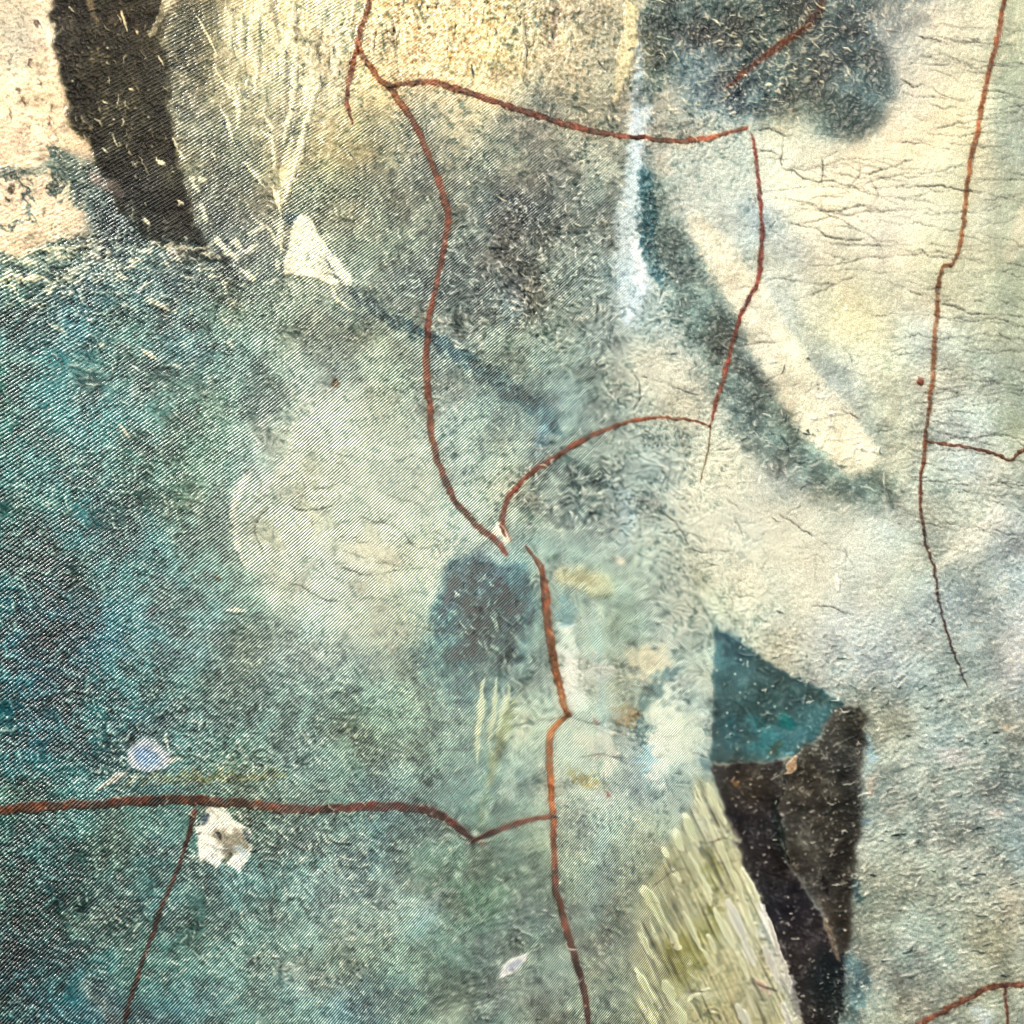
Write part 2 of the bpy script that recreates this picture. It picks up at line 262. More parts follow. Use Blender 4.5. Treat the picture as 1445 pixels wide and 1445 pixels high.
# column right of the red line
lay(poly([(785,860),(860,850),(870,1000),(850,1120),(790,1140),(790,1020)], 14, 4), (196,202,190), .6, mott=.7)
for p, w, c in [([(835,870),(850,960),(850,1060)],18,(168,190,190)),([(905,880),(900,960),(890,1050),(905,1120)],40,(146,158,150)),([(910,900),(925,935)],30,(196,184,156)),([(945,960),(940,1040),(930,1100)],44,(206,207,192)),([(820,1100),(850,1115)],20,(176,168,118)),([(870,1005),(890,1020)],16,(160,146,118)),([(985,1000),(990,1080)],20,(180,192,184))]:
    lay(line(p, [w*.5,w,w*.5], 7, 4), c, .7)
for p, w, c, a_ in [([(890,850),(885,880),(900,900)],60,(118,136,124),.75),([(797,880),(805,940),(815,1000)],30,(226,228,218),.8),([(840,930),(845,960)],26,(196,196,190),.6),([(800,850),(802,880)],30,(112,160,176),.6),([(890,925),(930,930),(925,950)],34,(218,207,180),.8),([(900,955),(940,945)],24,(200,194,168),.7),([(955,940),(930,970),(908,1000),(905,1045)],22,(84,112,112),.8),([(880,1000),(892,1012),(888,1025)],22,(164,148,114),.8),([(897,1000),(896,1020)],7,(92,78,58),.7),([(935,1000),(950,1040),(925,1085)],60,(220,219,202),.8),([(975,1010),(970,1070)],40,(204,208,190),.6),([(912,1050),(912,1085)],16,(160,198,206),.6),([(800,1085),(820,1100),(840,1112)],22,(164,152,100),.7),([(815,1040),(850,1050),(860,1085)],40,(220,215,196),.65),([(862,1110),(850,1130)],40,(180,190,184),.5),([(940,990),(962,984),(990,988)],6,(96,112,104),.6)]:
    lay(line(p, [w*.5,w,w*.5], max(1.5, w*.16), 6), c, a_, mott=.6 if sum(c) > 540 else None)
# white combed strokes
for p, w in [([(682,955),(676,1020),(671,1080)],11),([(700,958),(694,1020),(690,1060)],9),([(716,968),(708,1010),(700,1040)],9)]:
    lay(line(p, [3,w,w*.8,2], 1.6, 1.6), (216,213,182), .85, h=.9, mott=.3, part='comb_stroke', label='one of several short pale parallel strokes over blue')
lay(line([(722,990),(712,1030),(700,1070),(690,1110)], [6,13,12,6], 4, 2), (140,140,92), .7)
lay(line([(732,1000),(730,1060),(720,1120)], [20,30,20], 8, 3), (194,200,182), .6)
lay(line([(686,1120),(678,1170)], [8,14,6], 5, 2), (100,116,84), .5)
# ================================================================== deep teal fields on the left
for p, w, c, a in [([(60,760),(75,860),(90,930),(70,1010)],90,(10,68,82),.7),([(110,820),(120,900)],60,(26,78,86),.5),([(-20,980),(40,1010),(120,1020)],90,(16,84,90),.55),([(-20,1240),(30,1260)],70,(8,74,66),.65),([(-10,1330),(30,1420)],90,(6,62,76),.7),([(170,1250),(150,1300)],50,(60,96,100),.4),([(65,1365),(120,1330)],46,(36,84,92),.55),([(250,1440),(180,1440),(140,1380)],40,(50,84,92),.5),([(10,440),(50,470),(20,500)],60,(44,84,84),.6),([(90,620),(130,650)],60,(70,112,112),.4),([(300,640),(320,780)],40,(92,116,108),.5)]:
    lay(line(p, [w*.5,w,w*.5], w*.28, 6), c, a)
lay(line([(118,1380),(130,1405),(160,1440)], [6,16,20], 6, 3), (150,150,138), .6)
lay(line([(95,1290),(110,1310),(150,1290)], [14,30,14], 10, 4), (140,146,134), .5)
for p, w, c, a in [([(180,1100),(260,1098),(400,1090)],18,(124,116,66),.6),([(0,1120),(40,1112)],20,(120,138,112),.4),([(650,1260),(700,1280)],60,(70,110,88),.5),([(560,1290),(640,1270)],40,(96,104,90),.5),([(440,1330),(560,1260)],80,(140,162,158),.5),([(590,1310),(620,1270)],40,(168,188,194),.5),([(570,1400),(480,1420)],60,(84,118,126),.5),([(690,1420),(600,1435)],40,(176,182,164),.5),([(880,1230),(860,1400)],50,(104,118,100),.5),([(850,1190),(840,1300)],40,(128,150,146),.5)]:
    lay(line(p, [w*.5,w,w*.5], w*.28, 6), c, a)
# ================================================================== chips in the lower left
lay(poly([(180,1060),(192,1046),(206,1041),(226,1052),(242,1064),(238,1082),(212,1092),(186,1084),(178,1072)], 1.4, 1.4), (196,196,198), .95, h=1.0, part='blue_chip', label='small blue grey chip with a white rim above the red line', mott=.5)
lay(poly([(190,1056),(208,1050),(226,1064),(228,1078),(205,1083),(190,1074)], 3, 1.5), (112,146,182), .8)
lay(line([(178,1090),(160,1100),(146,1108),(134,1118)], [5,11,6,2], 1.2, 1), (198,190,174), .9, h=.8, part='pale_flake', label='tiny pale flake trailing from the blue grey chip')
lay(line([(240,1072),(256,1070)], [7,6,3], 1.2, 1.2), (206,186,156), .85)
lay(line([(163,1127),(169,1126)], [4,6,3], 1, .8), (222,206,172), .9)
lay(poly([(290,1146),(294,1139),(310,1140),(314,1135),(324,1146),(331,1157),(345,1166),(356,1174),(352,1181),(347,1184),(355,1190),(353,1207),(346,1219),(341,1231),(337,1235),(334,1228),(326,1222),(318,1216),(314,1212),(306,1226),(300,1222),(296,1215),(289,1214),(281,1220),(279,1204),(279,1182),(275,1166),(283,1162)], .8, .9), (244,236,220), .97, h=-1.2, part='white_loss', label='ragged white spot where the paint has flaked off below the thick red line', mott=.45)
lay(poly([(296,1172),(312,1168),(325,1176),(346,1176),(352,1190),(340,1204),(324,1212),(314,1206),(308,1188)], 1.6, 3.2), (128,124,106), .8)
lay(line([(292,1150),(287,1162)], [5,8,5], 1.4, 1), (70,92,110), .9)
lay(line([(345,1172),(352,1186)], [6,9,5], 1.6, 1.4), (44,64,72), .8)
lay(line([(308,1176),(312,1184)], [4,6,3], 1.2, 1), (44,46,46), .85)
lay(line([(318,1214),(326,1206)], [8,10,4], 1.6, 1.2), (60,70,44), .7)
lay(line([(335,1196),(347,1210)], [10,14,6], 2, 1.4), (170,190,194), .6)
lay(poly([(330,1140),(352,1146),(362,1168),(350,1166),(338,1152)], 2, 1.4), (74,92,84), .7)
lay(line([(297,1122),(302,1132)], [4,8,4], 1.4, 1), (200,204,194), .85)
lay(poly([(704,1376),(708,1366),(720,1354),(738,1348),(746,1346),(740,1360),(728,1372),(712,1380),(702,1384)], 1.0, .8), (228,224,220), .97, h=.8, mott=.2, part='oval_chip', label='small lilac grey oval chip low on the canvas')
lay(poly([(710,1372),(720,1360),(738,1352),(734,1362),(722,1372)], 1.2, .6), (158,164,178), .8)
lay(line([(318,862),(332,861),(345,862)], [2,8,4], 1, .6), (232,222,206), .95, h=.9, part='white_speck', label='tiny elongated white speck at the edge of the pale field')
lay(line([(1180,812),(1182,834)], [4,8,4], 1, .5), (236,230,216), .95, h=.9, part='white_speck', label='tiny upright white speck on the pale right side')
lay(line([(170,600),(182,617)], [3,6,3], 1, .6), (222,206,176), .9, h=.8)
lay(line([(472,536),(476,545)], [5,10,3], 1.4, 1.6), (104,78,46), .9)
lay(line([(304,810),(312,820)], [3,6,2], 1.2, 1), (104,84,52), .7)
# ================================================================== facets in the lower right
lay(poly([(1005,880),(1012,888),(1060,915),(1100,946),(1150,968),(1192,994),(1150,1042),(1120,1064),(1080,1074),(1040,1077),(1003,1072),(1005,1000),(1007,940)], 1.6, 1.6, 1), (58,94,100), .96, h=.7, part='teal_facet', label='teal facet shaped like a blade above the dark facets', mott=.5, vary=.10)
for p, w, c in [([(1020,900),(1050,930)],34,(36,72,84)),([(1060,1020),(1090,1050),(1060,1060)],36,(62,128,136)),([(1106,1010),(1112,1030)],18,(8,112,112)),([(1100,1050),(1085,1062)],14,(70,78,60)),([(1140,975),(1180,995)],16,(62,84,82)),([(1030,1010),(1030,1060)],20,(52,98,108))]:
    lay(line(p, [w*.5,w,w*.4], w*.28, 3), c, .7)
lay(line([(1118,1062),(1105,1066),(1085,1074)], [3,6,3], 1.2, 1), (122,176,182), .8)
lay(poly([(1003,1080),(1060,1076),(1104,1072),(1100,1132),(1106,1212),(1136,1254),(1162,1300),(1178,1350),(1192,1340),(1190,1400),(1184,1445),(1180,1600),(1160,1600),(1128,1445),(1110,1390),(1095,1332),(1075,1276),(1050,1222),(1030,1160),(1014,1110)], 1.5, 2, 1), (46,43,48), .97, h=.8, part='dark_facet', label='near black slanting facet with violet tones', mott=.5, vary=.15)
lay(poly([(1010,1085),(1095,1080),(1092,1130),(1060,1150),(1030,1130)], 14, 4), (70,62,52), .8)
lay(poly([(1150,1345),(1190,1345),(1200,1445),(1170,1445),(1140,1400)], 12, 4), (30,52,60), .7)
lay(poly([(1102,1078),(1122,1064),(1150,1042),(1190,996),(1210,992),(1222,1010),(1220,1050),(1213,1100),(1214,1170),(1206,1230),(1200,1300),(1196,1348),(1180,1350),(1164,1300),(1140,1256),(1110,1214),(1098,1130)], 3.2, 3.0, 1), (66,62,57), .96, h=.5, part='brown_facet', label='warm grey brown facet beside the near black one', mott=.6, vary=.12)
lay(line([(1094,1130),(1098,1170),(1110,1215)], [6,14,6], 2, 2), (22,36,36), .85, h=-.8)
lay(line([(1112,1085),(1108,1100),(1104,1120)], [6,8,3], 1.5, 1), (36,40,42), .8)
lay(line([(1123,1066),(1117,1082),(1110,1090)], [5,14,3], 1.5, 1), (222,190,158), .9, h=.8, part='pale_dab', label='tiny pinkish dab between the teal and brown facets')
lay(line([(1166,1105),(1170,1128)], [2,5,2], 1.2, 1), (36,34,30), .8)
lay(line([(1160,1235),(1168,1260)], [3,9,3], 1.6, 1.4), (44,36,40), .8)
lay(line([(1164,1296),(1172,1325),(1182,1352)], [4,9,6], 1.5, 1.2), (130,114,98), .85, h=.8)
lay(line([(1036,1102),(1042,1106)], [6,9,4], 2, 1), (150,108,66), .8)
for p, w, c in [([(1225,1040),(1232,1080)],16,(150,178,190)),([(1218,1160),(1225,1160)],12,(130,150,160)),([(1206,1240),(1214,1270)],12,(60,100,112)),([(1195,1350),(1215,1380),(1205,1440)],26,(84,118,124)),([(995,1070),(1000,1090)],18,(62,96,104))]:
    lay(line(p, [w*.4,w,w*.4], w*.3, 3), c, .7)
# combed pale strokes over olive in the lower middle
lay(poly([(985,1095),(1008,1108),(1030,1165),(1050,1226),(1074,1280),(1094,1336),(1110,1392),(1130,1450),(1140,1600),(900,1600),(902,1445),(896,1330),(904,1258),(940,1200),(972,1150)], 3.5, 4), (168,167,134), .9, mott=.7, part='combed_patch', label='olive and cream patch of combed parallel strokes beside the near black facet', thr=.5)
for x, y, w in [(960,1350,50),(985,1330,40),(1000,1230,26),(945,1380,40),(1005,1300,30),(930,1300,20)]:
    lay(line([(x,y-24),(x+10,y+20)], [w*.4,w,w*.4], w*.28, 4), (116,116,58) if w > 25 else (116,126,92), .65)
s_, m_ = poly([(985,1100),(1008,1110),(1030,1165),(1050,1226),(1074,1280),(1094,1336),(1110,1392),(1130,1450),(1140,1600),(905,1600),(905,1445),(900,1330),(908,1262),(940,1205),(972,1155)], 3, 4)
hat = noise(1.25, 15, 1.12)[s_]; hp = sstep(.3, 1.5, hat) * m_ * np.clip(.55 + .5 * n20[s_], 0, 1); hn = sstep(.6, 1.9, -hat) * m_
C[s_] = C[s_] * (1 - .75 * hp[..., None]) + np.array([240,232,202], np.float32) * (.75 * hp[..., None]); C[s_] *= (1 - .30 * hn[..., None]); Hh[s_] += .6 * hat * m_
CB = (250,240,206); CW = (246,242,230)
for p, w, c in [([(1000,1108),(1010,1135),(1023,1162)],9,CB),([(983,1128),(992,1145),(1001,1160)],9,CB),([(1003,1165),(1018,1198),(1031,1228)],11,CB),([(1033,1232),(1047,1262)],11,CB),([(1040,1255),(1055,1290),(1068,1318)],10,CB),([(966,1150),(976,1172),(986,1192)],11,CB),([(951,1172),(958,1186),(963,1198)],11,CB),([(935,1198),(942,1208)],9,CB),([(950,1225),(955,1234),(960,1243)],7,CB),([(908,1256),(922,1275),(936,1300)],17,CB),([(936,1300),(948,1318),(957,1338)],11,CB),([(903,1318),(912,1335),(922,1352)],9,CB),([(964,1288),(978,1315),(992,1340)],8,CB),([(992,1340),(1002,1356),(1013,1370)],7,CB),([(1010,1283),(1022,1310),(1036,1338)],8,CB),([(1040,1345),(1048,1362),(1056,1382)],7,CB),([(1028,1272),(1040,1300),(1052,1326)],13,CW),([(1050,1330),(1060,1350),(1064,1360)],12,CW),([(1048,1228),(1060,1252),(1072,1276)],9,CB),([(1074,1280),(1088,1312),(1100,1345)],10,CW),([(1100,1345),(1108,1372),(1116,1400)],9,CW),([(1078,1335),(1090,1362),(1098,1385)],10,CW),([(897,1368),(908,1388),(922,1412)],10,CB),([(938,1388),(945,1400),(950,1414)],14,CB),([(955,1420),(962,1440),(966,1470)],13,CB),([(992,1246),(998,1260),(1004,1276)],6,CB),([(1000,1320),(1008,1336),(1012,1344)],7,CB),([(972,1205),(985,1228),(1004,1260)],5,CB),([(1000,1395),(985,1402),(970,1410)],6,CB),([(1105,1420),(1112,1440),(1120,1480)],12,CW),([(1040,1420),(1052,1440),(1060,1470)],12,CW),([(1068,1385),(1085,1400)],10,(220,200,178)),([(918,1430),(926,1450)],8,CB)]:
    lay(line(p, [w*.7,w*1.1,w*.95,w*.6], .9, 1.1), c, .98, h=.5, mott=.12, part='comb_stroke', label='short cream stroke among the parallel ones on the olive patch')
lay(line([(1076,1300),(1095,1350),(1112,1400),(1122,1440)], [6,18,26,24], 5, 4), (198,205,200), .55)
# grey slanted strokes at the lower right
for p, w, c in [([(1240,1090),(1228,1115),(1222,1125)],9,(204,184,160)),([(1330,1065),(1360,1070)],30,(190,184,176)),([(1415,1030),(1440,1020)],10,(206,190,172)),([(1395,1145),(1420,1150)],12,(190,180,166)),([(1400,1050),(1450,1110)],70,(118,136,136)),([(1330,1200),(1390,1300)],90,(156,164,152)),([(1300,1240),(1280,1330)],60,(156,164,152)),([(1420,1240),(1440,1340)],50,(176,176,164)),([(1250,1390),(1300,1420)],50,(150,154,144)),([(1395,1196),(1425,1197)],6,(90,96,88)),([(1270,1430),(1265,1370)],20,(120,120,108)),([(1380,1430),(1400,1440)],30,(176,188,196))]:
    lay(line(p, [w*.4,w,w*.4], w*.28, 4), c, .65)

# ================================================================== red lines
RED = (124,60,40); ORG = (158,92,54); DRK = (98,40,24)
def red(pts, w, label, cols, soften=1.3, ragged=1.1, a=.93):
    sm = line(pts, np.array(w) * .84, soften, ragged * .8); s, m = sm
    P = np.array(pts, np.float32); t = np.zeros(m.shape, np.float32)
    if abs(P[-1,1]-P[0,1]) > abs(P[-1,0]-P[0,0]): t = (yy[s]-P[0,1])/(P[-1,1]-P[0,1])
    else: t = (xx[s]-P[0,0])/(P[-1,0]-P[0,0])
    cols = np.array(cols, np.float32); k = np.linspace(0, 1, len(cols)); t = np.clip(t + .03*n20[s], 0, 1)
    col = np.stack([np.interp(t, k, cols[:, i]) for i in range(3)], -1).astype(np.float32) * np.array([.88, .95, .92], np.float32)
    col *= (1 + .09*n4[s] + .10*n8[s] + .05*n2[s])[..., None]
    halo = soft(m, 5)[..., None] * .35; C[s] = C[s] * (1 - halo) + C[s] * np.array([.86, .70, .56], np.float32) * halo
    core = soft(m, 2.2)[..., None]; col = col * (.74 + .40*core)
    mm = (m * np.clip(a + .02 + .10*n4[s] - .10*np.maximum(n2[s], 0), .35, 1))[..., None]
    C[s] = C[s]*(1-mm) + col*mm
    Hh[s] += .25 * m; rough_amt[s] = rough_amt[s]*(1-.75*m)
    PARTS.append(('red_line', label, s, m, .35))
red([(525,-160),(522,-60),(522,0),(515,25),(508,50),(507,68),(520,92),(535,112),(549,122),(563,143),(578,163),(592,190),(605,220),(617,250),(626,280),(632,303),(629,330),(625,360),(617,395),(610,425),(605,455),(602,490),(603,530),(606,570),(608,612),(616,645),(625,670),(638,700),(655,722),(680,748),(700,762),(714,780)],
    [9,9,9,9,10,11,10,11,12,11,10,10,11,11,11,10,11,9], 'long red brown line curving down from the top edge to the crossing', [(150,90,50),(150,90,52),(128,64,44),(126,60,46),(130,66,44),(126,58,40)])
red([(506,68),(497,95),(491,120),(488,140),(492,155),(498,174)], [8,9,8,6,6,3], 'short red brown branch hanging from the top of the long line', [(130,70,44),(118,58,44)])
red([(550,122),(575,117),(598,116),(635,122),(680,137),(720,150),(760,163),(800,175),(840,186),(880,193),(910,196),(945,198),(965,198),(1000,196),(1025,188),(1053,181)], [7,9,10,10,11,10,8,8,9,8,6], 'red brown line running across below the golden area', [(120,68,40),(118,58,42),(124,62,46),(150,80,58)])
red([(1060,188),(1066,220),(1070,255),(1073,290),(1075,320),(1075,350),(1070,395),(1060,415),(1045,445),(1036,475),(1030,500),(1020,535),(1010,570),(1002,602)], [4,6,7,7,8,8,8,7,8,7,4], 'thin red line descending past the cream stroke', [(136,60,48),(134,58,48),(132,66,52)])
red([(1003,600),(1000,630),(993,660),(988,680)], [2.6,2.6,1.8], 'hair thin brown line below the thin red line', [(110,80,50),(130,110,80)], .9, .5, .8)
red([(1002,600),(980,594),(950,589),(915,590),(885,596),(845,610),(810,628),(780,647),(750,667),(730,687),(715,708),(709,733),(712,748),(719,762)], [4,5,6,7,9,10,9,10,11,6], 'arching red line from the crossing to the thin red line', [(138,76,56),(140,76,56),(126,58,42)])
red([(742,772),(757,790),(766,808),(770,840),(772,870),(777,905),(783,940),(790,970),(796,995),(803,1010)], [4,9,13,14,15,13,12,8], 'orange brown line dropping from below the crossing', [(136,70,52),(150,84,56),(168,100,58)])
red([(801,1008),(788,1020),(778,1035),(775,1060),(776,1090),(778,1120),(780,1150),(782,1200),(784,1250),(793,1285),(805,1330),(818,1375),(826,1410),(830,1445),(834,1560)], [9,10,12,12,10,10,10,11,12,12,10,9,9], 'long line kinked at its top, orange turning dark red towards the bottom edge', [(176,104,58),(150,80,48),(120,62,44),(100,48,36),(90,34,24),(84,34,24)])
red([(-160,1144),(-60,1143),(0,1142),(40,1140),(90,1136),(150,1134),(200,1130),(250,1128),(290,1131),(340,1133),(400,1140),(450,1142),(500,1139),(550,1137),(590,1141),(615,1148),(640,1163),(660,1180),(668,1188)], [15,16,17,15,16,16,15,15,14,14,14,12,9], 'thick dark red line running in from the side above the white spot', [(106,56,26),(104,50,24),(96,38,20),(94,46,26),(104,44,34),(110,42,36)], 1.8, 1.6)
red([(668,1188),(690,1176),(720,1165),(750,1156),(778,1151)], [7,9,10,9,8], 'short red link joining the thick line to the long kinked line', [(108,44,38),(130,66,48)])
red([(275,1146),(262,1195),(245,1240),(230,1275),(215,1320),(200,1360),(185,1405),(176,1440),(150,1560)], [10,6,7,9,7,8,8,5], 'straight thin dark red line slanting down below the white spot', [(96,42,32),(84,48,44),(84,34,30),(72,34,30)])
red([(1424,-160),(1420,-30),(1412,30),(1405,65),(1395,105),(1385,150),(1378,190),(1370,225),(1365,265),(1360,310),(1354,350),(1342,376)], [7,8,8,9,8,8,7,6], 'straight red line descending over the pale right side', [(130,76,50),(150,80,52),(150,84,54),(146,92,58)])
red([(1340,374),(1330,378),(1325,400),(1322,440),(1318,485),(1315,545),(1308,600),(1303,650),(1299,690),(1300,725),(1307,765),(1318,800),(1323,840),(1333,880),(1345,920),(1366,970)], [4,7,8,8,7,6,5,5,4,4,2], 'long line continuing from the step down the pale right side, thinning to a dark thread', [(146,92,58),(150,90,58),(120,64,48),(84,56,54),(80,64,66)])
red([(1306,622),(1345,628),(1385,635),(1410,643),(1425,650),(1438,640),(1450,634),(1560,610)], [5,5,6,6,5,5], 'short red spur branching off the long right-hand line', [(126,68,50),(110,60,50)], 1.1)
red([(1166,-60),(1160,0),(1150,22),(1135,40),(1110,58),(1085,75),(1060,92),(1040,112),(1025,124)], [12,11,13,13,13,11,6], 'blurred red streak across the grey teal patch', [(120,70,48),(138,78,62),(146,84,66)], 2.2, 1.4)
red([(1180,1530),(1260,1468),(1300,1445),(1330,1427),(1360,1412),(1395,1395),(1418,1390),(1450,1389),(1560,1386)], [9,9,10,9,9], 'red brown line bending across the lower corner', [(126,74,56),(124,68,54)])
red([(1418,1392),(1420,1420),(1422,1445),(1426,1550)], [5,5,6], 'short red line dropping from the bend in the lower corner', [(122,66,54),(122,66,54)])
red([(1299,533),(1299,542)], [6,9,6], 'tiny red brown spot near the long right-hand line', [(110,44,30),(120,50,36)])
lay(poly([(697,742),(705,736),(709,744),(716,752),(720,764),(714,768),(708,758),(700,754)], 1.1, 1.0), (250,238,216), .95, h=.5, part='white_chip', label='small white chip of paint at the crossing of the red lines', mott=.2)
lay(line([(706,742),(713,756)], [3,4,3], 1, .6), (128,64,44), .85)
for p, w, c, a_ in [([(440,1330),(470,1270),(540,1260)],90,(158,174,166),.5),([(500,1320),(560,1300),(600,1270)],70,(176,192,192),.45),([(400,1350),(430,1380),(520,1370)],40,(170,184,176),.4),([(395,1330),(400,1280),(440,1235),(500,1225)],10,(190,200,190),.5)]:
    lay(line(p, [w*.5,w,w*.5], w*.25, 7), c, a_)
lay(line([(1292,528),(1306,520)], [20,20], 8, 3), (226,218,202), .25)
for x, y, w in [(681,1190,8),(706,765,7),(841,1018,6),(857,1120,7)]:
    lay(line([(x-2,y-2),(x+3,y+3)], [w*.5,w,w*.4], 1.4, 1.2), (150,84,70), .7)

# ================================================================== flecks: light and shade of bristle ridges put into the colour (line-integral noise along curving directions)
def blob(x, y, rx, ry, v=1.0): return v * np.exp(-(((xx - x) / rx) ** 2 + ((yy - y) / ry) ** 2))
def lic(theta, L, seed):
    src = np.random.default_rng(seed).standard_normal((N, N)).astype(np.float32)
    acc = np.zeros((N, N), np.float32); base = np.arange(N)
    for sgn in (1, -1):
        X = (xx + M).copy(); Y = (yy + M).copy()
        for _ in range(L):
            i = np.clip(Y, 0, N - 1).astype(np.int32); j = np.clip(X, 0, N - 1).astype(np.int32)
            acc += src[i, j]; th = theta[i, j]; X += sgn * np.cos(th); Y += sgn * np.sin(th)
    acc = gauss(acc, 1.0); return acc / acc.std()
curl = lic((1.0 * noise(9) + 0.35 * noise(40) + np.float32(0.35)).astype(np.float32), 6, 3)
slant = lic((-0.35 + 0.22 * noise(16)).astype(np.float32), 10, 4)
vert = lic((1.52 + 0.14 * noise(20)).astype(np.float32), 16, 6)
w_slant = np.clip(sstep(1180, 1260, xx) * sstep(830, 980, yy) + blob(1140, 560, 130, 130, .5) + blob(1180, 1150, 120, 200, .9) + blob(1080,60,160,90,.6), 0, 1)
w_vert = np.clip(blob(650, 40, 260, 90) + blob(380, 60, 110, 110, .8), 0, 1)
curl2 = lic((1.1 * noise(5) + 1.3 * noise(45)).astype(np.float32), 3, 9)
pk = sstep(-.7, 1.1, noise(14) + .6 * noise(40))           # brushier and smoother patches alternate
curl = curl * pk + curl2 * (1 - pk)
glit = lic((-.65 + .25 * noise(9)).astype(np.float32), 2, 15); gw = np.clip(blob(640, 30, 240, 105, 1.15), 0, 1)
C = C + (gw * glit * 1.0)[..., None] * np.array([27, 29, 32], np.float32); Hh += .35 * gw * glit  # sparkle of the varnish glare put into colour and relief
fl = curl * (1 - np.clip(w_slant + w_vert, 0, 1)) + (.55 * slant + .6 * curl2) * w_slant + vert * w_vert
drift = (noise(26)[..., None] * np.array([2, 1, -1], np.float32) + noise(45)[..., None] * np.array([-1.5, 0, 0], np.float32)) * sstep(900, 1100, xx)[..., None]; C = C + drift
tone = sstep(-1.6, 1.6, .7 * noise(10) + .7 * noise(24) + .35 * noise(4)) * 2 - 1
C = C * (1 + .13 * (tone * np.minimum(rough_amt, 1) * np.clip(2.4 - C.mean(-1) / 100, .35, 1.3)))[..., None]
calm = np.clip(1 - blob(1260, 330, 200, 190, .9) - blob(1130, 780, 170, 110, .65) - blob(480, 760, 130, 150, .75) - blob(870, 1040, 110, 170, .4) - blob(1110, 520, 60, 130, .4), .12, 1)
busy = calm * np.clip(.75 + blob(110, 400, 170, 90, .4) + blob(760, 400, 130, 100, .35) + blob(800, 700, 90, 70, .4) + blob(300, 1060, 160, 60, .35) + blob(430, 1180, 120, 50, .35) + blob(1060,80,160,110,.35) + blob(1340,1180,160,260,.15), 0, 1.3) * rough_amt
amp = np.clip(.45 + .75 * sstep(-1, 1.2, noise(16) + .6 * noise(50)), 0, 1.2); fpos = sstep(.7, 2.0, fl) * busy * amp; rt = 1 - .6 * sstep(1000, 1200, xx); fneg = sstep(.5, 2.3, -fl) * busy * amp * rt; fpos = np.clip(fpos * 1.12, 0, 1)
mot = (0.75 * n2 + 0.6 * n4 + 0.35 * n8)
mpos = sstep(.4, 2.2, mot) * (.35 + .65 * busy) * np.minimum(rough_amt, 1); mneg = sstep(.4, 2.2, -mot) * (.35 + .65 * busy) * np.minimum(rough_amt, 1)
mneg = mneg * rt; lum = C.mean(-1, keepdims=True)
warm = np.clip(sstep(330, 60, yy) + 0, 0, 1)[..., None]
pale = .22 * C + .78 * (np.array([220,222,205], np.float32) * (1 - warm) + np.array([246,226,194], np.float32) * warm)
deep = np.clip(C * np.array([.30, .40, .39], np.float32) + np.array([2, 10, 12], np.float32), 0, 255)
C = C * (1 - .62 * mneg[..., None]) + deep * (.62 * mneg[..., None])
C = C * (1 - .60 * mpos[..., None]) + pale * (.60 * mpos[..., None])
C = C * (1 - .70 * fneg[..., None]) + deep * (.70 * fneg[..., None])
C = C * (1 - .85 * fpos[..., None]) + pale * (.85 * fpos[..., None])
hue = n20[..., None] * np.array([-1.6, .6, 1.8], np.float32) + noise(35)[..., None] * np.array([1.8, 1, -2.2], np.float32)
C = C + hue * np.minimum(rough_amt, 1)[..., None]
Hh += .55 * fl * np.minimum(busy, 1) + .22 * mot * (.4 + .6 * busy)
# separate bristle marks: short raised ticks, pale ones painting in light caught on ridges
def tick(x, y, L, a, bend, w, col, al):
    c1 = (x - L*.5*math.cos(a), y - L*.5*math.sin(a)); c2 = (x - bend*math.sin(a), y + bend*math.cos(a)); c3 = (x + L*.5*math.cos(a), y + L*.5*math.sin(a))
    lay(line([c1, c2, c3], [w*.5, w, w*.35], .9, .7, 2), col, al, h=.9)
tr = np.random.default_rng(21)
for cx, cy, rx, ry, n, ang, sd in [(1340,1200,130,240,420,-.32,.22),(1130,620,110,90,120,-.3,.9),(1060,80,150,80,150,.25,.5),(760,400,140,110,160,.3,.8),(800,690,80,70,90,.5,.8),(150,400,180,60,150,.35,.7),(300,1060,150,50,110,.4,.8),(440,1190,140,60,120,.5,.8),(680,870,60,70,36,.4,.8),(1180,950,110,60,90,-.2,.7),(380,120,120,110,70,1.4,.3),(650,60,160,60,80,1.5,.3),(120,640,150,160,80,.6,.6),(300,1330,280,120,160,-.4,.8),(640,1290,150,110,110,.2,.9),(160,180,60,120,40,1.2,.5)]:
    for _ in range(n):
        x, y = cx + rx*tr.normal(0, .6), cy + ry*tr.normal(0, .6); v = tr.uniform(.75, 1.08); dk = tr.random() < .22
        if dk: col = (46*v, 66*v, 68*v)
        else: col = (236*v, 226*v, 194*v) if y < 320 else (216*v, 217*v, 202*v)
        tick(x, y, tr.gamma(3, 2.5) + 3, tr.normal(ang, sd), tr.normal(0, 1.8), tr.uniform(1.6, 4.0), col, tr.uniform(.35, .9))
for _ in range(260):  # small glints painted over the dark facets
    x, y = tr.uniform(1010, 1215), tr.uniform(890, 1440)
    lay(line([(x, y), (x + tr.uniform(1, 4), y - tr.uniform(0, 4))], tr.uniform(1.2, 2.4), .8, .5, 2), (200, 194, 176), tr.uniform(.2, .8), h=.8)
# sparse bright specks added to colour and relief
sp = np.zeros((N, N), np.float32)
k = 1300; sx, sy = rng.integers(2, N - 2, k), rng.integers(2, N - 2, k); sp[sy, sx] = rng.uniform(.3, 1, k)
sp = gauss(sp, 1.15) * 8.5; sp = np.clip(sp, 0, 1); C += (np.array([244,236,214], np.float32) - C) * (.85 * sp[..., None]); Hh += 1.0 * sp

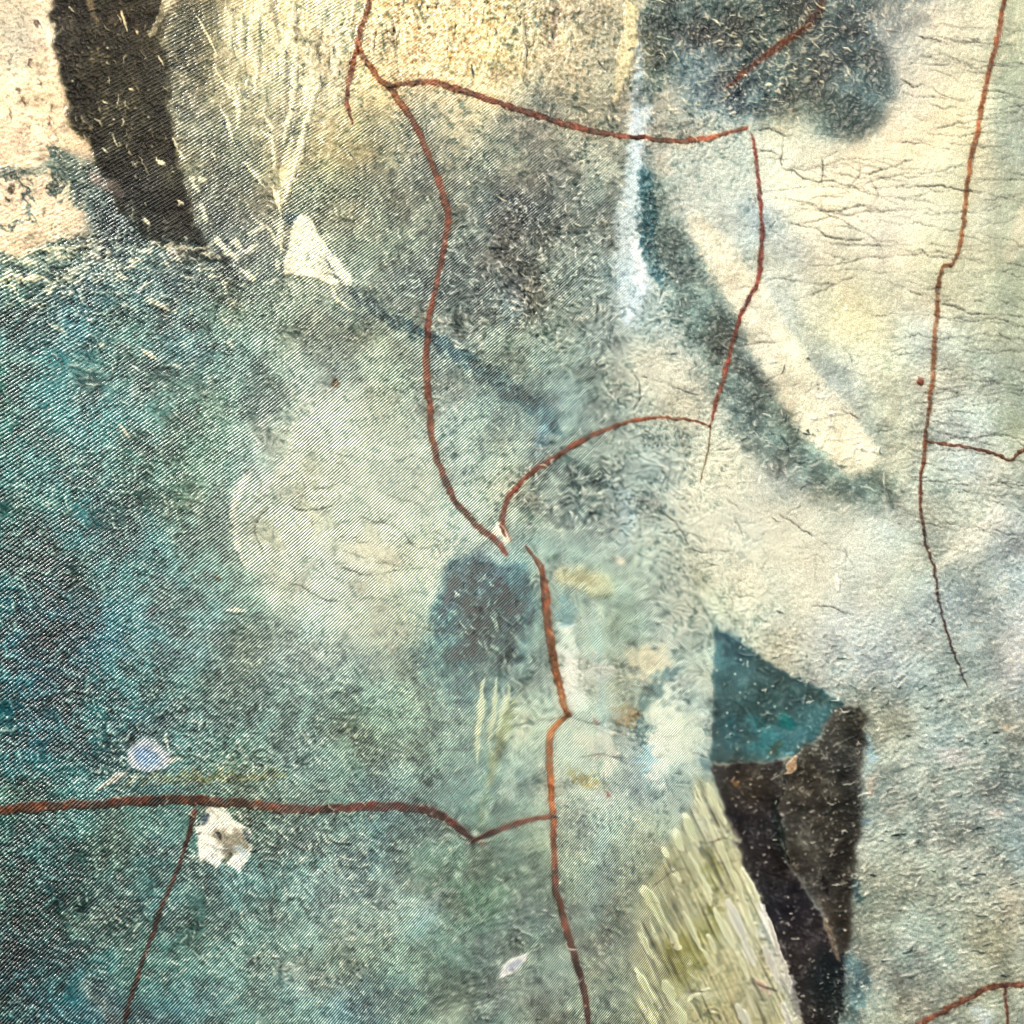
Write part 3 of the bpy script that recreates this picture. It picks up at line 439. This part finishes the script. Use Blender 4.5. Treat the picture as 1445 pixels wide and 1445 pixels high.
# ================================================================== craquelure: grooves cut in the paint
cr = np.zeros((N, N), np.float32)
def groove(pts, strength=1.0, jit=1.2):
    Q = smooth_line(pts, 10); d = np.r_[0, np.cumsum(np.hypot(*np.diff(Q, axis=0).T))]
    n = int(d[-1] / .5) + 2; t = np.linspace(0, d[-1], n); X = np.interp(t, d, Q[:, 0]); Y = np.interp(t, d, Q[:, 1])
    j = rng.standard_normal((2, n)).cumsum(1) * .26; j -= np.linspace(0, 1, n) * j[:, -1:]
    X = X + j[0] * jit + M; Y = Y + j[1] * jit + M
    st = strength * np.clip(.62 + .3 * np.sin(t * .13 + rng.uniform(0, 6)) + .35 * np.sin(t * .047 + rng.uniform(0, 6)), .08, 1) * np.minimum(1, np.minimum(t, t[::-1]) / 8 + .25)
    ok = (X > 1) & (Y > 1) & (X < N - 2) & (Y < N - 2); X, Y, st = X[ok], Y[ok], st[ok]
    i, jj = Y.astype(int), X.astype(int); fyy, fxx = Y - i, X - jj
    for a, b, w in ((0, 0, (1 - fyy) * (1 - fxx)), (0, 1, (1 - fyy) * fxx), (1, 0, fyy * (1 - fxx)), (1, 1, fyy * fxx)):
        np.add.at(cr, (i + a, jj + b), (st * w * .5).astype(np.float32))
for p, s in [([(1062,185),(1090,183),(1108,190),(1125,191)],1),([(1070,213),(1088,214),(1104,221)],1),([(1106,188),(1105,215),(1103,236)],.8),([(1100,240),(1125,245),(1145,258),(1170,259),(1195,267),(1212,266)],1),([(1130,295),(1155,298),(1185,296),(1220,291)],1),([(1095,310),(1125,318),(1145,326),(1165,335),(1190,340),(1220,337)],1.2),([(1095,312),(1085,325)],.8),([(1225,248),(1250,240),(1270,234),(1290,225)],.9),([(1228,250),(1240,270),(1242,285),(1258,298)],.9),([(1265,262),(1300,259),(1345,265),(1390,273)],1.2),([(1270,112),(1290,122),(1305,118),(1335,137),(1365,144)],1),([(1290,48),(1318,57),(1345,60)],1),([(1345,52),(1370,57),(1400,68)],1),([(1300,92),(1340,96),(1395,105)],.8),([(1320,180),(1370,181)],.8),([(1265,200),(1320,213),(1340,214),(1370,217)],.7),([(1380,128),(1410,127),(1445,138)],.8),([(1245,395),(1290,410),(1330,405)],.6),([(1330,430),(1370,438),(1445,448)],1.1),([(1205,207),(1213,225),(1210,250),(1195,270)],.7),([(1160,220),(1158,258),(1157,300)],.6),([(1185,212),(1165,222),(1160,245)],.6),([(1120,425),(1150,415),(1180,400),(1210,390)],.7),([(1115,395),(1145,400),(1180,402)],.6),([(1040,490),(1075,484),(1110,478)],.7),([(1060,540),(1095,545),(1130,540)],.7),([(1170,578),(1195,582),(1215,592)],.9),([(1130,560),(1150,545),(1170,540)],.7),([(1180,620),(1200,628),(1215,625)],.8),([(1190,600),(1185,622)],.6),([(1010,635),(1060,635)],.6),([(970,775),(1000,778),(1035,777)],.8),([(1095,725),(1130,742),(1150,758)],.9),([(1145,855),(1180,862),(1210,878)],.8),([(1325,535),(1400,540),(1445,545)],.7),([(1330,500),(1360,512)],.6),
             ([(395,700),(420,722),(450,720),(475,712)],1),([(440,690),(470,688),(500,700)],.7),([(370,780),(360,735),(395,705)],.8),([(505,730),(560,742),(590,775)],1),([(590,775),(640,765)],.6),([(480,800),(530,812),(600,800)],.8),([(340,830),(400,822),(460,850),(540,845)],.8),([(365,845),(350,860)],.6),([(530,690),(600,715)],.7),([(470,640),(540,650),(590,640)],.6),([(400,655),(430,680),(420,715)],.6),([(560,880),(600,885),(690,900)],.7),([(620,1058),(660,1060),(720,1058)],.9),([(720,1010),(750,1016),(800,1022),(880,1033)],.9),([(800,1075),(850,1065),(880,1070)],.8),([(900,1090),(950,1092),(1000,1085)],.7),([(520,1015),(600,1012)],.7),([(900,600),(960,640),(980,660)],.5),([(890,520),(900,545),(895,580)],.8),([(905,530),(960,548),(990,560)],.7),([(930,500),(960,498)],.6),([(960,800),(1000,870)],.5),([(900,700),(950,735),(970,770)],.8),([(920,1250),(960,1230),(1040,1215)],.9),([(965,1400),(1010,1395),(1060,1390),(1100,1400)],.9),([(980,1190),(1030,1185)],.7),([(735,660),(690,700)],.3),([(740,300),(735,370),(737,430)],.7),([(735,-10),(740,60),(738,130)],.6)]:
    groove(p, s * 1.0)
for y0 in np.arange(30, 770, 15.0):     # long broken lines, roughly level, across the pale sheet
    x0 = rng.uniform(1265, 1330) if y0 < 205 else rng.uniform(1075, 1200) if y0 < 400 else rng.uniform(1230, 1320)
    p = [(x0, y0 + rng.normal(0, 5))]
    while p[-1][0] < 1560: p.append((p[-1][0] + rng.uniform(25, 55), p[-1][1] + rng.normal(3, 5)))
    groove(p, rng.uniform(.35, .62), 1.6)
for _ in range(200):             # the many finer ones on the smooth pale sheet
    x, y = rng.uniform(1060, 1470), rng.uniform(60, 760)
    if (x < 1230 and y > 400) or (x < 1220 and y < 210): continue
    L = rng.uniform(18, 130); a = rng.normal(.08, .20)
    groove([(x, y), (x + L / 2, y + a * L / 2 + rng.normal(0, 3)), (x + L, y + a * L + rng.normal(0, 4))], rng.uniform(.16, .46))
for cx, cy, rx, ry, n in [(480, 760, 150, 140, 170), (850, 1050, 130, 120, 70), (1080, 780, 170, 110, 70), (1130, 520, 90, 120, 22), (560, 660, 90, 80, 16), (1000, 1330, 90, 110, 26), (940, 540, 60, 60, 12), (1180, 290, 110, 90, 24), (700, 1050, 100, 70, 14)]:
    for _ in range(n):
        x, y = cx + rx * rng.normal(0, .55), cy + ry * rng.normal(0, .55); L = rng.uniform(12, 48); a = rng.normal(0, .8)
        b = a + rng.normal(0, .6); groove([(x, y), (x + L * .5 * math.cos(a), y + L * .5 * math.sin(a)), (x + L * .5 * math.cos(a) + L * .5 * math.cos(b), y + L * .5 * math.sin(a) + L * .5 * math.sin(b))], rng.uniform(.16, .46))
cr = np.clip(gauss(cr, .68) * 2.2, 0, 1)
C = C * (1 - .72 * cr[..., None]) + np.array([62, 64, 58], np.float32) * (.72 * cr[..., None])
Hh -= 1.3 * cr
Lm = C.mean(-1, keepdims=True); L2 = np.clip(150 + (Lm - 150) * 1.22, 14, 244); C = np.clip(L2 + (C - Lm) * np.clip(L2 / Lm, .6, 1.1) * 1.10, 5, 248)

# ================================================================== twill of the cloth
ph = 1.33 * (.30 * xx + .00035 * xx * xx + .00035 * xx * yy + .83 * yy) + 1.6 * noise(70) + .6 * noise(25)
wv = 1.0 * (1 - sstep(640, 1010, xx - .12 * (yy - 700)))
wv = wv * (1 - .5 * blob(740, 330, 150, 190)) * (1 - .9 * blob(30, 120, 130, 230)) * (1 - .75 * blob(610, 40, 260, 110)) + .20 * sstep(500, 900, yy) * (1 - sstep(900, 1250, xx)) + .45 * blob(960, 1270, 110, 200)
wv = np.clip(wv * (.80 + .22 * n20 + .10 * n60 + .18 * n8), 0, 1.0) * (1 - .55 * sstep(330, 120, yy)) * (1 - .45 * blob(130, 360, 190, 110))
gold = np.clip(blob(620, 30, 210, 110, .6), 0, 1)      # worn, glossy varnish

# ================================================================== materials
def paint_material(name, rough, spec, coat):
    m = bpy.data.materials.new(name); m.use_nodes = True; nt = m.node_tree; nt.nodes.clear(); nd, lk = nt.nodes.new, nt.links.new
    out = nd('ShaderNodeOutputMaterial'); b = nd('ShaderNodeBsdfPrincipled'); lk(b.outputs[0], out.inputs[0])
    col = nd('ShaderNodeAttribute'); col.attribute_name = 'pigment'
    pa = nd('ShaderNodeAttribute'); pa.attribute_name = 'twill'      # vector: phase, strength, gloss
    sep = nd('ShaderNodeSeparateXYZ'); lk(pa.outputs['Vector'], sep.inputs[0])
    def math_(op, a, b_=None, c_=None):
        n = nd('ShaderNodeMath'); n.operation = op
        for i, v in enumerate((a, b_, c_)):
            if v is None: continue
            if isinstance(v, (int, float)): n.inputs[i].default_value = v
            else: lk(v, n.inputs[i])
        return n.outputs[0]
    tc = nd('ShaderNodeTexCoord')
    fine = nd('ShaderNodeTexNoise'); fine.inputs['Scale'].default_value = 2300; fine.inputs['Detail'].default_value = 3; lk(tc.outputs['Object'], fine.inputs['Vector'])
    med = nd('ShaderNodeTexNoise'); med.inputs['Scale'].default_value = 420; med.inputs['Detail'].default_value = 3; lk(tc.outputs['Object'], med.inputs['Vector'])
    wob = math_('MULTIPLY_ADD', med.outputs['Fac'], 1.6, sep.outputs['X'])
    sn = math_('SINE', wob)
    brk = math_('MULTIPLY_ADD', med.outputs['Fac'], 2.6, -.3)
    st = math_('MINIMUM', math_('MULTIPLY', math_('MULTIPLY', sep.outputs['Y'], brk), 1.45), 1.0)
    sw = math_('MULTIPLY', sn, st)                                   # -1..1 ridge / groove
    # pigment on the ridges; ridge highlight and groove shade put into its colour
    hi = nd('ShaderNodeMix'); hi.data_type = 'RGBA'; hi.blend_type = 'MIX'
    lk(math_('MULTIPLY', math_('MAXIMUM', sw, 0.0), TW_HI), hi.inputs[0]); lk(col.outputs['Color'], hi.inputs[6]); tint = nd('ShaderNodeMix'); tint.data_type = 'RGBA'; tint.inputs[0].default_value = .24; tint.inputs[7].default_value = (.75, .78, .68, 1); bst = nd('ShaderNodeMix'); bst.data_type = 'RGBA'; bst.blend_type = 'MULTIPLY'; bst.inputs[0].default_value = 1; bst.inputs[7].default_value = (2.0, 2.1, 2.05, 1); lk(col.outputs['Color'], bst.inputs[6]); lk(bst.outputs[2], tint.inputs[6]); lk(tint.outputs[2], hi.inputs[7])
    lo = nd('ShaderNodeMix'); lo.data_type = 'RGBA'; lo.blend_type = 'MULTIPLY'
    lk(math_('MULTIPLY', math_('MAXIMUM', math_('MULTIPLY', sw, -1.0), 0.0), TW_LO), lo.inputs[0]); lk(hi.outputs[2], lo.inputs[6]); lo.inputs[7].default_value = (.08, .20, .22, 1)
    gr = nd('ShaderNodeMix'); gr.data_type = 'RGBA'; gr.blend_type = 'MULTIPLY'; gr.inputs[0].default_value = 1.0
    rp = nd('ShaderNodeMapRange'); rp.inputs[1].default_value = .3; rp.inputs[2].default_value = .7; rp.inputs[3].default_value = .76; rp.inputs[4].default_value = 1.22
    lk(fine.outputs['Fac'], rp.inputs[0]); lk(lo.outputs[2], gr.inputs[6]); lk(rp.outputs[0], gr.inputs[7])
    lk(gr.outputs[2], b.inputs['Base Color'])
    lk(math_('MULTIPLY_ADD', sep.outputs['Z'], -.16, math_('MULTIPLY_ADD', med.outputs['Fac'], .3, rough - .15)), b.inputs['Roughness'])
    b.inputs['Specular IOR Level'].default_value = spec
    b.inputs['Coat Weight'].default_value = coat; b.inputs['Coat Roughness'].default_value = .3
    h = math_('ADD', math_('MULTIPLY', sw, .55), math_('MULTIPLY_ADD', fine.outputs['Fac'], .45, math_('MULTIPLY', med.outputs['Fac'], .55)))
    bp = nd('ShaderNodeBump'); bp.inputs['Strength'].default_value = .8; bp.inputs['Distance'].default_value = .00022
    lk(h, bp.inputs['Height']); lk(bp.outputs[0], b.inputs['Normal']); lk(bp.outputs[0], b.inputs['Coat Normal'])
    return m
TW_HI, TW_LO = .66, .80
MAT_P = paint_material('varnished_paint_on_twill', .31, .40, .0)
MAT_R = paint_material('red_brown_paint', .42, .30, .0)
MAT_D = paint_material('dark_glossy_paint', .34, .16, .0)

# ================================================================== meshes
SP = 1.445
inner = np.arange(-10, 1455.1, SP); left = np.linspace(-M + 2, -10, 22)[:-1]; right = np.linspace(inner[-1], 1445 + M - 3, 22)[1:]
gxs = np.r_[left, inner, right].astype(np.float32); K = len(gxs)
def sample(a, X, Y):
    x = np.clip(X + M, 0, N - 1.001); y = np.clip(Y + M, 0, N - 1.001); j = x.astype(int); i = y.astype(int); u = x - j; v = y - i
    if a.ndim == 3: u, v = u[..., None], v[..., None]
    return (a[i, j] * (1 - u) + a[i, j + 1] * u) * (1 - v) + (a[i + 1, j] * (1 - u) + a[i + 1, j + 1] * u) * v
VX, VY = np.meshgrid(gxs, gxs)
HS = 1.25                        # overall relief scale
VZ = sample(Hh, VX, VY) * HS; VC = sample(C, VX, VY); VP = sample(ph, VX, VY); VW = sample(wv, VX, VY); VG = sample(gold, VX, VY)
def build(name, X, Y, Z, col, tw, quads, mat, parent):
    me = bpy.data.meshes.new(name); n = len(X)
    me.vertices.add(n); co = np.empty((n, 3), np.float32); co[:, 0] = (X - 722.5) * PX; co[:, 1] = -Z * PX; co[:, 2] = (722.5 - Y) * PX
    me.vertices.foreach_set('co', co.ravel())
    f = len(quads); me.loops.add(4 * f); me.polygons.add(f)
    me.loops.foreach_set('vertex_index', quads.astype(np.int32).ravel())
    me.polygons.foreach_set('loop_start', np.arange(0, 4 * f, 4, dtype=np.int32))
    me.polygons.foreach_set('use_smooth', np.ones(f, bool))
    a = me.attributes.new('pigment', 'FLOAT_COLOR', 'POINT'); c = np.ones((n, 4), np.float32); s = col / 255.0
    c[:, :3] = np.where(s <= .04045, s / 12.92, ((s + .055) / 1.055) ** 2.4) * ALB; a.data.foreach_set('color', c.ravel())
    a = me.attributes.new('twill', 'FLOAT_VECTOR', 'POINT'); a.data.foreach_set('vector', tw.astype(np.float32).ravel())
    me.materials.append(mat); me.update(calc_edges=True); me.validate()
    o = bpy.data.objects.new(name, me); SC.collection.objects.link(o); o.parent = parent
    return o
ALB = 0.92
root = bpy.data.objects.new('painting', None); SC.collection.objects.link(root); root.location = (0, 0, 1.5)
root['label'] = 'weathered teal and cream abstract painting on twill canvas with red brown lines'; root['category'] = 'painting'
idx = np.arange(K * K).reshape(K, K)
q = np.stack([idx[:-1, :-1], idx[1:, :-1], idx[1:, 1:], idx[:-1, 1:]], -1).reshape(-1, 4)
# turned-back edges of the canvas
DEPTH = 95.0                     # 19 mm
ring = np.r_[idx[0, :-1], idx[:-1, -1], idx[-1, :0:-1], idx[:0:-1, 0]]
R = len(ring); e0 = K * K; rid = np.arange(R)
sk = np.stack([ring[rid], ring[(rid + 1) % R], e0 + (rid + 1) % R, e0 + rid], -1)
flat = lambda a: a.reshape(-1, *a.shape[2:])
X, Y, Z = VX.ravel(), VY.ravel(), VZ.ravel()
TW = np.stack([VP.ravel(), VW.ravel(), VG.ravel()], -1); CO = flat(VC)
o = build('canvas', np.r_[X, X[ring]], np.r_[Y, Y[ring]], np.r_[Z, np.full(R, -DEPTH, np.float32)], np.r_[CO, CO[ring]], np.r_[TW, TW[ring]], np.r_[q, sk], MAT_P, root)
o['label'] = 'mottled teal, grey and cream paint over twill weave with fine cracks'

HOST = {}
for name, label, s, m, thr in PARTS:
    full = np.zeros((N, N), np.float32); full[s] = m
    x0, x1 = s[1].start - M, s[1].stop - M; y0, y1 = s[0].start - M, s[0].stop - M
    cx = np.where((gxs >= x0 - 12) & (gxs <= x1 + 12))[0]; cy = np.where((gxs >= y0 - 12) & (gxs <= y1 + 12))[0]
    if len(cx) < 3 or len(cy) < 3: continue
    sl = (slice(cy[0], cy[-1] + 1), slice(cx[0], cx[-1] + 1)); mv = sample(full, VX[sl], VY[sl])
    on = mv > thr
    fm = on[:-1, :-1].astype(int) + on[1:, :-1] + on[1:, 1:] + on[:-1, 1:] >= 2
    li = np.arange(mv.size).reshape(mv.shape)
    qd = np.stack([li[:-1, :-1], li[1:, :-1], li[1:, 1:], li[:-1, 1:]], -1)[fm]
    if len(qd) < 4: continue
    used, inv = np.unique(qd, return_inverse=True); inv = inv.reshape(qd.shape)
    # film of paint: free edge dips under the canvas skin, the rest stands proud of it
    cnt = np.zeros(mv.size, int); np.add.at(cnt, qd.ravel(), 1); edge = (cnt[used] < 4)
    lift = np.where(edge, -.35, .45).astype(np.float32)
    px, py, pz = VX[sl].ravel()[used], VY[sl].ravel()[used], VZ[sl].ravel()[used] + lift
    tw = np.stack([VP[sl].ravel()[used], VW[sl].ravel()[used] * (.38 if name == 'red_line' else .35 if name in ('dark_stroke', 'dark_facet', 'bare_ground_patch', 'white_loss', 'oval_chip', 'triangular_chip', 'white_chip') else 1), VG[sl].ravel()[used]], -1)
    mat = MAT_R if name == 'red_line' else (MAT_D if name in ('dark_stroke', 'dark_facet', 'brown_facet', 'teal_facet') else MAT_P)
    o = build(name, px, py, pz, flat(VC[sl])[used], tw, inv, mat, root)
    if label: o['label'] = label
    HOST.setdefault(name, o)
    host = 'combed_patch' if (label or '').startswith('short cream stroke among') else 'dark_stroke' if (label or '').endswith('dark brown stroke') and name != 'dark_stroke' else None
    if host and host in HOST: o.parent = HOST[host]

# ================================================================== the wall the painting hangs on
def plaster():
    m = bpy.data.materials.new('wall_plaster'); m.use_nodes = True; nt = m.node_tree; b = nt.nodes['Principled BSDF']
    n = nt.nodes.new('ShaderNodeTexNoise'); n.inputs['Scale'].default_value = 60; r = nt.nodes.new('ShaderNodeValToRGB')
    r.color_ramp.elements[0].color = (.50, .49, .46, 1); r.color_ramp.elements[1].color = (.62, .60, .57, 1)
    nt.links.new(n.outputs['Fac'], r.inputs[0]); nt.links.new(r.outputs[0], b.inputs['Base Color']); b.inputs['Roughness'].default_value = .85
    bp = nt.nodes.new('ShaderNodeBump'); bp.inputs['Strength'].default_value = .3; bp.inputs['Distance'].default_value = .002
    nt.links.new(n.outputs['Fac'], bp.inputs['Height']); nt.links.new(bp.outputs[0], b.inputs['Normal']); return m
me = bpy.data.meshes.new('wall'); yb = DEPTH * PX - .0005; hw, z0, z1, yt = 1.5, 0.0, 2.8, .15
v = [(-hw, yb, z0), (hw, yb, z0), (hw, yb, z1), (-hw, yb, z1), (-hw, yb + yt, z0), (hw, yb + yt, z0), (hw, yb + yt, z1), (-hw, yb + yt, z1)]
me.from_pydata(v, [], [(0, 1, 2, 3), (5, 4, 7, 6), (4, 0, 3, 7), (1, 5, 6, 2), (3, 2, 6, 7), (4, 5, 1, 0)]); me.materials.append(plaster())
w = bpy.data.objects.new('wall', me); SC.collection.objects.link(w); w['kind'] = 'structure'
